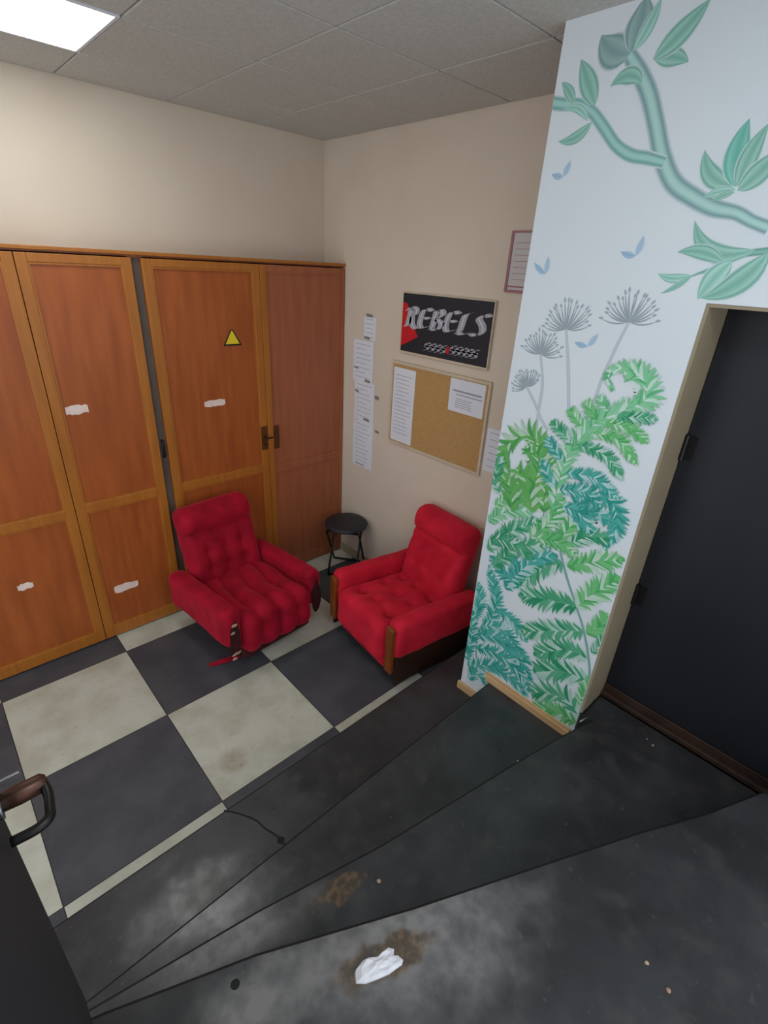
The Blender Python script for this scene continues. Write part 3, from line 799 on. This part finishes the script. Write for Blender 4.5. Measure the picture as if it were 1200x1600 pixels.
tag(obj('metal_scrap', bm, M['steel'], None, True), 'shiny metal scrap at the foot of the door reveal', 'scrap')

BRANCH=[([(-2.642,3.335),(-2.673,3.299),(-2.721,3.245),(-2.771,3.178),(-2.821,3.085),(-2.864,3.0),(-2.922,2.923),(-2.997,2.877),(-3.072,2.843),(-3.142,2.827),(-3.194,2.803),(-3.247,2.784)],[0.036,0.039,0.047,0.049,0.049,0.051,0.051,0.048,0.045,0.036,0.032,0.034]),([(-2.381,3.214),(-2.444,3.2),(-2.512,3.189),(-2.569,3.161),(-2.626,3.11),(-2.687,3.051),(-2.75,3.015),(-2.81,3.001),(-2.875,2.983)],[0.038,0.037,0.034,0.033,0.035,0.034,0.036,0.035,0.028]),([(-3.268,2.721),(-3.206,2.711),(-3.151,2.681),(-3.109,2.659),(-3.082,2.648),(-3.055,2.634)],[0.021,0.018,0.015,0.01,0.006,0.004])]
LEAF=[((-2.577,3.178),(-2.487,3.325),0.061,0.0,0),((-2.49,3.194),(-2.423,3.27),0.034,0.1,0),((-2.559,3.134),(-2.443,3.183),0.027,0.35,1),((-2.577,3.131),(-2.449,3.085),0.037,-0.3,0),((-2.735,3.218),(-2.621,3.225),0.047,0.45,0),((-2.758,3.277),(-2.874,3.249),0.049,-0.15,0),((-2.754,3.276),(-2.895,3.397),0.061,0.08,0),((-2.671,3.306),(-2.551,3.378),0.09,-0.25,2),((-2.67,3.309),(-2.685,3.451),0.086,0.1,2),((-2.681,3.311),(-2.739,3.435),0.039,0.1,1),((-3.114,2.903),(-2.996,3.008),0.05,-0.35,0),((-3.119,2.899),(-3.1,3.078),0.064,-0.18,3),((-3.122,2.899),(-3.156,3.059),0.05,-0.1,0),((-3.126,2.888),(-3.21,2.994),0.06,0.1,0),((-3.121,2.892),(-3.029,2.875),0.025,0.1,1),((-3.12,2.885),(-3.06,2.863),0.018,0.1,0),((-3.229,2.724),(-3.025,2.809),0.054,-0.5,0),((-3.15,2.685),(-2.996,2.713),0.042,0.2,0),((-3.063,2.643),(-2.95,2.644),0.028,-0.25,1),((-3.067,2.643),(-2.978,2.578),0.018,-0.1,0),((-3.176,2.69),(-3.106,2.568),0.063,0.1,1),((-3.269,2.718),(-3.115,2.573),0.07,-0.25,0)]
BIRD=[[(-2.445,2.979),(-2.471,2.985),(-2.498,2.967),(-2.518,3.019)],[(-2.432,2.664),(-2.466,2.65),(-2.494,2.622),(-2.494,2.689)],[(-2.796,2.711),(-2.824,2.716),(-2.855,2.698),(-2.867,2.764)],[(-2.688,2.373),(-2.722,2.377),(-2.748,2.363),(-2.781,2.417)]]
UMBEL=[((-2.639,2.418),(-2.621,2.536),0.098,[(-2.639,2.418),(-2.684,2.265),(-2.727,2.093)]),((-2.891,2.472),(-2.886,2.574),0.099,[(-2.891,2.472),(-2.865,2.369),(-2.838,2.226),(-2.834,2.131)]),((-2.541,2.302),(-2.544,2.392),0.088,[(-2.541,2.302),(-2.578,2.177),(-2.583,2.061),(-2.589,1.971)]),((-2.5,2.15),(-2.458,2.219),0.069,[(-2.5,2.15),(-2.558,2.085),(-2.605,2.021),(-2.648,1.98)])]
FROND=[([(-2.501,0.692),(-2.548,0.942),(-2.467,1.147)],0.046,0),([(-2.551,0.926),(-2.687,0.885),(-2.768,0.83)],0.045,0),([(-2.489,0.76),(-2.617,0.804),(-2.733,0.735),(-2.819,0.703)],0.046,0),([(-2.458,0.664),(-2.587,0.729),(-2.707,0.698),(-2.848,0.603)],0.052,0),([(-2.431,0.403),(-2.58,0.511),(-2.713,0.53),(-2.84,0.481)],0.05,0),([(-2.471,0.584),(-2.65,0.63),(-2.788,0.587),(-2.847,0.526)],0.048,0),([(-2.409,0.729),(-2.446,0.901),(-2.418,1.011)],0.039,0),([(-2.415,0.443),(-2.426,0.653),(-2.397,0.826)],0.042,0),([(-2.588,1.068),(-2.626,1.192),(-2.589,1.281)],0.046,0),([(-2.668,1.121),(-2.574,1.144),(-2.468,1.214)],0.04,0),([(-2.462,0.308),(-2.489,0.392),(-2.58,0.378)],0.039,0),([(-2.982,1.179),(-2.864,1.149),(-2.688,1.082)],0.06,3),([(-2.982,1.179),(-3.047,1.302),(-3.137,1.421)],0.054,1),([(-3.043,1.069),(-2.901,0.982),(-2.732,0.865)],0.055,3),([(-3.063,1.066),(-3.117,1.147),(-3.131,1.216)],0.045,1),([(-3.095,0.935),(-2.989,0.915),(-2.842,0.783)],0.058,3),([(-3.111,0.979),(-3.131,1.032),(-3.143,1.095)],0.03,3),([(-3.135,0.814),(-3.019,0.787),(-2.864,0.68)],0.066,3),([(-3.148,0.576),(-3.039,0.623),(-2.87,0.534)],0.068,3),([(-3.135,0.527),(-3.027,0.509),(-2.914,0.443)],0.055,1),([(-3.124,0.647),(-3.131,0.72),(-3.149,0.841)],0.036,1),([(-2.888,1.367),(-3.01,1.449),(-3.118,1.515)],0.046,1),([(-2.866,1.37),(-2.76,1.288),(-2.675,1.149)],0.05,3),([(-2.817,1.419),(-2.847,1.539),(-2.892,1.625)],0.048,1),([(-2.615,1.145),(-2.717,1.316),(-2.82,1.392)],0.047,0),([(-2.436,1.248),(-2.559,1.414),(-2.706,1.541)],0.045,3),([(-2.494,1.165),(-2.606,1.335),(-2.767,1.425)],0.045,3),([(-2.415,1.411),(-2.505,1.508),(-2.653,1.566)],0.041,2),([(-2.438,1.515),(-2.561,1.616),(-2.704,1.631)],0.039,1),([(-2.675,1.427),(-2.756,1.552),(-2.794,1.685)],0.047,1),([(-2.714,1.587),(-2.672,1.822),(-2.574,1.93),(-2.46,1.86),(-2.451,1.728),(-2.528,1.65)],0.054,4),([(-2.654,1.563),(-2.607,1.684),(-2.542,1.748)],0.068,4),([(-2.64,1.696),(-2.634,1.826),(-2.568,1.871)],0.058,4),([(-2.542,1.519),(-2.522,1.619),(-2.47,1.689)],0.057,4),([(-2.863,1.596),(-2.894,1.754),(-3.003,1.757),(-3.058,1.667),(-3.039,1.54)],0.044,0),([(-2.903,1.563),(-2.938,1.676),(-3.017,1.66)],0.042,0),([(-2.874,1.481),(-2.952,1.557),(-3.037,1.582)],0.04,3),([(-2.755,1.62),(-2.768,1.88),(-2.857,2.062),(-2.971,2.149),(-3.042,2.21),(-2.999,2.286),(-2.918,2.306),(-2.86,2.266),(-2.889,2.22)],0.045,2),([(-2.976,2.15),(-3.031,2.208),(-3.002,2.276),(-2.935,2.282)],0.043,2),([(-2.806,1.957),(-2.936,1.942),(-3.025,1.866)],0.03,3),([(-2.856,2.02),(-2.964,2.023),(-3.064,1.947)],0.029,1),([(-2.9,2.081),(-2.994,2.08),(-3.081,2.045)],0.028,1),([(-2.94,2.115),(-3.003,2.125),(-3.089,2.138)],0.025,3),([(-2.78,1.949),(-2.724,1.988),(-2.665,2.021)],0.03,3),([(-2.811,2.034),(-2.774,2.062),(-2.739,2.096)],0.028,1),([(-2.863,2.083),(-2.83,2.111),(-2.799,2.143)],0.027,1),([(-2.902,2.128),(-2.877,2.149),(-2.851,2.175)],0.024,2),([(-2.783,1.816),(-2.914,1.832),(-3.029,1.779)],0.032,0),([(-2.771,1.726),(-2.873,1.753),(-2.972,1.72)],0.033,0),([(-2.753,1.863),(-2.694,1.907),(-2.662,1.944)],0.031,0),([(-2.749,1.734),(-2.702,1.767),(-2.66,1.834)],0.032,0),([(-2.801,1.655),(-2.882,1.653),(-2.96,1.587)],0.037,0),([(-2.709,1.442),(-2.809,1.469),(-2.915,1.448)],0.043,1),([(-2.455,1.33),(-2.575,1.352),(-2.697,1.325)],0.041,3),([(-2.449,1.593),(-2.414,1.671),(-2.433,1.781)],0.037,3)]
FSTEM=[[(-2.978,1.184),(-3.038,1.089),(-3.096,0.96),(-3.133,0.838),(-3.154,0.626)],[(-2.755,1.62),(-2.866,1.37),(-2.978,1.184)],[(-2.502,0.402),(-2.464,0.629),(-2.493,0.791)],[(-2.714,1.587),(-2.789,1.406),(-2.866,1.37)]]

# ------------------------------------------------------------ the painted mural on the pier (flat paint on x = XM), coordinates (y, z)
MU = thing('mural', 'green botanical mural of ferns, branches and birds painted on the pier', 'mural', (0, 0, 0))
def paint_mat():
    m, nt, b = base('mural_paint')
    a = node(nt, 'ShaderNodeVertexColor'); a.layer_name = 'paint'
    nt.links.new(a.outputs[0], b.inputs['Base Color'])
    b.inputs['Roughness'].default_value = 0.65
    b.inputs['Specular IOR Level'].default_value = 0.2
    return m
M['paint'] = paint_mat()
LAYER = [0]
def clampw(p):
    y = min(p[0], -2.4005)
    if p[1] < 2.562: y = max(y, -3.1355)
    return (y, min(p[1], 3.444))
class Paint:
    def __init__(s): s.v = []; s.f = []; s.c = []
    def strip(s, L, R, CL, CR):
        """quad strip between polylines L and R with colours per point"""
        LAYER[0] += 1; x = XM-0.0006-LAYER[0]*4.0e-7
        n0 = len(s.v)
        L = [clampw(a) for a in L]; R = [clampw(a) for a in R]
        for a, b, ca, cb in zip(L, R, CL, CR):
            s.v += [(x, a[0], a[1]), (x, b[0], b[1])]; s.c += [ca, cb]
        for i in range(len(L)-1):
            q = n0+2*i; s.f.append((q, q+1, q+3, q+2))
    def done(s, name):
        me = bpy.data.meshes.new(name); me.from_pydata(s.v, [], s.f)
        ca = me.color_attributes.new('paint', 'FLOAT_COLOR', 'POINT')
        for i, c in enumerate(s.c): ca.data[i].color = c
        return link(name, me, M['paint'], MU)
def cm(a, b, t): return tuple(a[i]*(1-t)+b[i]*t for i in range(3))+(1,)
BG = srgb(211, 220, 227)
def band(P_, path, widths, edge, core, cut=4):
    """brush band: darker edges, pale core"""
    pts = smoothpath([(a, b, 0) for a, b in path], 6)
    n = len(pts); ws = []
    for i in range(n):
        f = i/(n-1)*(len(widths)-1); k = min(int(f), len(widths)-2); ws.append(widths[k]*(1-(f-k))+widths[k+1]*(f-k))
    cols = [BG, cm(BG, edge, .55), edge, cm(core, edge, .4), core, core, cm(core, edge, .5), edge, cm(BG, edge, .55), BG]
    offs = [-.66, -.54, -.40, -.25, -.1, .1, .25, .40, .54, .66]
    lines = []
    for o in offs:
        l = []
        for i, p in enumerate(pts):
            t = (pts[min(i+1, n-1)]-pts[max(i-1, 0)]).normalized()
            l.append((p.x-t.y*ws[i]*o, p.y+t.x*ws[i]*o))
        lines.append(l)
    for a in range(len(offs)-1):
        P_.strip(lines[a], lines[a+1], [cols[a]]*n, [cols[a+1]]*n)
def leaf(P_, a, b, w, bend, edge, core, tip=None, n=10, soft=False):
    a = Vector((a[0], a[1])); b = Vector((b[0], b[1])); d = b-a; L = d.length
    nrm = Vector((-d.y, d.x))/max(L, 1e-6)
    mid = (a+b)/2+nrm*bend*L
    C = []; tan = []
    for i in range(n+1):
        t = i/n; C.append((1-t)**2*a+2*t*(1-t)*mid+t*t*b); tan.append((2*(1-t)*(mid-a)+2*t*(b-mid)).normalized())
    prof = [math.sin(PI*min(1, (i/n)**0.85))**0.9 if 0 < i < n else 0 for i in range(n+1)]
    offs = [-.60, -.47, -.32, -.04, .0, .04, .32, .47, .60] if soft else [-.5, -.34, -.04, .0, .04, .34, .5]
    tip = tip or edge
    for q in range(len(offs)-1):
        o0, o1 = offs[q], offs[q+1]
        L0 = []; L1 = []; c0 = []; c1 = []
        for i in range(n+1):
            nn = Vector((-tan[i].y, tan[i].x))
            p0 = C[i]+nn*w*o0*prof[i]; p1 = C[i]+nn*w*o1*prof[i]
            L0.append((p0.x, p0.y)); L1.append((p1.x, p1.y))
            def colr(o):
                k = abs(o)
                if k > .55: return cm(BG, edge, .1)
                base_ = edge if k > .45 else (core if .1 < k < .45 else cm(edge, core, .3))
                return cm(base_, tip, .35*(i/n))
            c0.append(colr(o0)); c1.append(colr(o1))
        P_.strip(L0, L1, c0, c1)
gE, gC = srgb(92, 146, 138), srgb(160, 202, 194)
bP = Paint()
for i, (p, ws) in enumerate(BRANCH):
    band(bP, p, ws, [srgb(118, 156, 160), srgb(112, 164, 160), srgb(98, 150, 140)][i], [srgb(172, 210, 204), srgb(160, 204, 198), srgb(132, 182, 172)][i])
bP.done('painted_branch')
lP = Paint()
lc = [(srgb(108, 166, 152), srgb(164, 206, 194)), (srgb(116, 178, 164), srgb(184, 220, 212)), (srgb(116, 150, 150), srgb(158, 186, 186)), (srgb(92, 170, 158), srgb(140, 200, 188))]
for a, b, w_, bd, c in LEAF: leaf(lP, a, b, w_, bd, lc[c][0], lc[c][1], soft=True)
lP.done('painted_leaves')
for p in BIRD:
    q = Paint(); e, c = srgb(136, 170, 200), srgb(170, 198, 220)
    leaf(q, p[2], p[0], 0.022, -0.12, e, c); leaf(q, p[2], p[3], 0.024, 0.08, cm(e, BG, .3), c)
    q.done('painted_bird')
gs = srgb(142, 156, 165)
for k, (c, t, r, s_) in enumerate(UMBEL):
    q = Paint()
    band(q, s_, [0.009, 0.012, 0.012], srgb(166, 180, 192), srgb(190, 202, 212))
    ax = math.atan2(t[1]-c[1], t[0]-c[0]); rnd = random.Random(k)
    for j in range(19):
        a = ax+(j-9)/9*1.45+rnd.uniform(-.05, .05)
        rr = r*1.12*rnd.uniform(.85, 1.08)
        m_ = (c[0]+math.cos(a)*rr, c[1]+math.sin(a)*rr)
        bd = (j-9)/9*0.22
        leaf(q, c, m_, 0.006, bd, gs, cm(gs, BG, .2), n=6)
        leaf(q, (m_[0]-math.cos(a)*rr*.12, m_[1]-math.sin(a)*rr*.12), (m_[0]+math.cos(a)*rr*.08, m_[1]+math.sin(a)*rr*.08), 0.010, 0, cm(gs, BG, .1), cm(gs, BG, .35), n=4)
    q.done('painted_umbel')
FC = [(srgb(38, 150, 140), srgb(120, 200, 190)), (srgb(78, 176, 100), srgb(160, 214, 166)), (srgb(96, 184, 128), srgb(178, 222, 194)), (srgb(40, 146, 102), srgb(132, 200, 168)), (srgb(74, 160, 82), srgb(136, 194, 118))]
rnd = random.Random(11)
# pale washes under the ferns
wash = Paint()
for path_, l, c in FROND:
    pts = smoothpath([(a, b, 0) for a, b in path_], 5)
    if len(path_) > 5: pts = pts[:12]
    band(wash, [(p.x, p.y) for p in pts[::3]] + [(pts[-1].x, pts[-1].y)], [l*1.0, l*1.9, l*1.7, l*.7], cm(BG, FC[c][1], .40), cm(BG, FC[c][1], .85))
wash.done('painted_wash')
for s_ in FSTEM:
    q = Paint(); band(q, s_, [0.010, 0.012, 0.010], srgb(100, 146, 146), srgb(128, 172, 166)); q.done('painted_stem')
for path_, l, c in FROND:
    q = Paint()
    pts = smoothpath([(a, b, 0) for a, b in path_], 14)
    # resample by arc length
    Ls = [0]
    for a, b in zip(pts, pts[1:]): Ls.append(Ls[-1]+(b-a).length)
    T_ = Ls[-1]; k = max(7, int(T_/(l*0.30)))
    e, co = FC[c]
    j = 0
    for i in range(k+1):
        s = T_*i/k
        while j < len(Ls)-2 and Ls[j+1] < s: j += 1
        f = (s-Ls[j])/max(Ls[j+1]-Ls[j], 1e-6)
        p = pts[j].lerp(pts[j+1], f); t = (pts[j+1]-pts[j]).normalized()
        tp = i/k
        ln = l*(0.75+0.45*math.sin(PI*min(1, tp*1.1)))*(1 if tp < .8 else (1-tp)/.2*.7+.3)
        for sd in (-1, 1):
            ang = math.radians(52+rnd.uniform(-9, 9)-18*tp)*sd
            dx = t.x*math.cos(ang)-t.y*math.sin(ang); dy = t.x*math.sin(ang)+t.y*math.cos(ang)
            tip = (p.x+dx*ln*1.5, p.y+dy*ln*1.5)
            sh = rnd.uniform(0, .55)
            ee = cm(e, co, sh*.6); cc = cm(e, co, .25+sh*.6)
            if rnd.random() < .24: ee, cc = cm(co, BG, .35), cm(co, BG, .7)
            elif rnd.random() < .3: ee, cc = cm(e, (0.01, 0.09, 0.06, 1), .35), e
            leaf(q, (p.x, p.y), tip, l*0.33, -0.24*sd, ee, cc, tip=cm(e, co, .25), n=7)
    q.done('painted_fern')
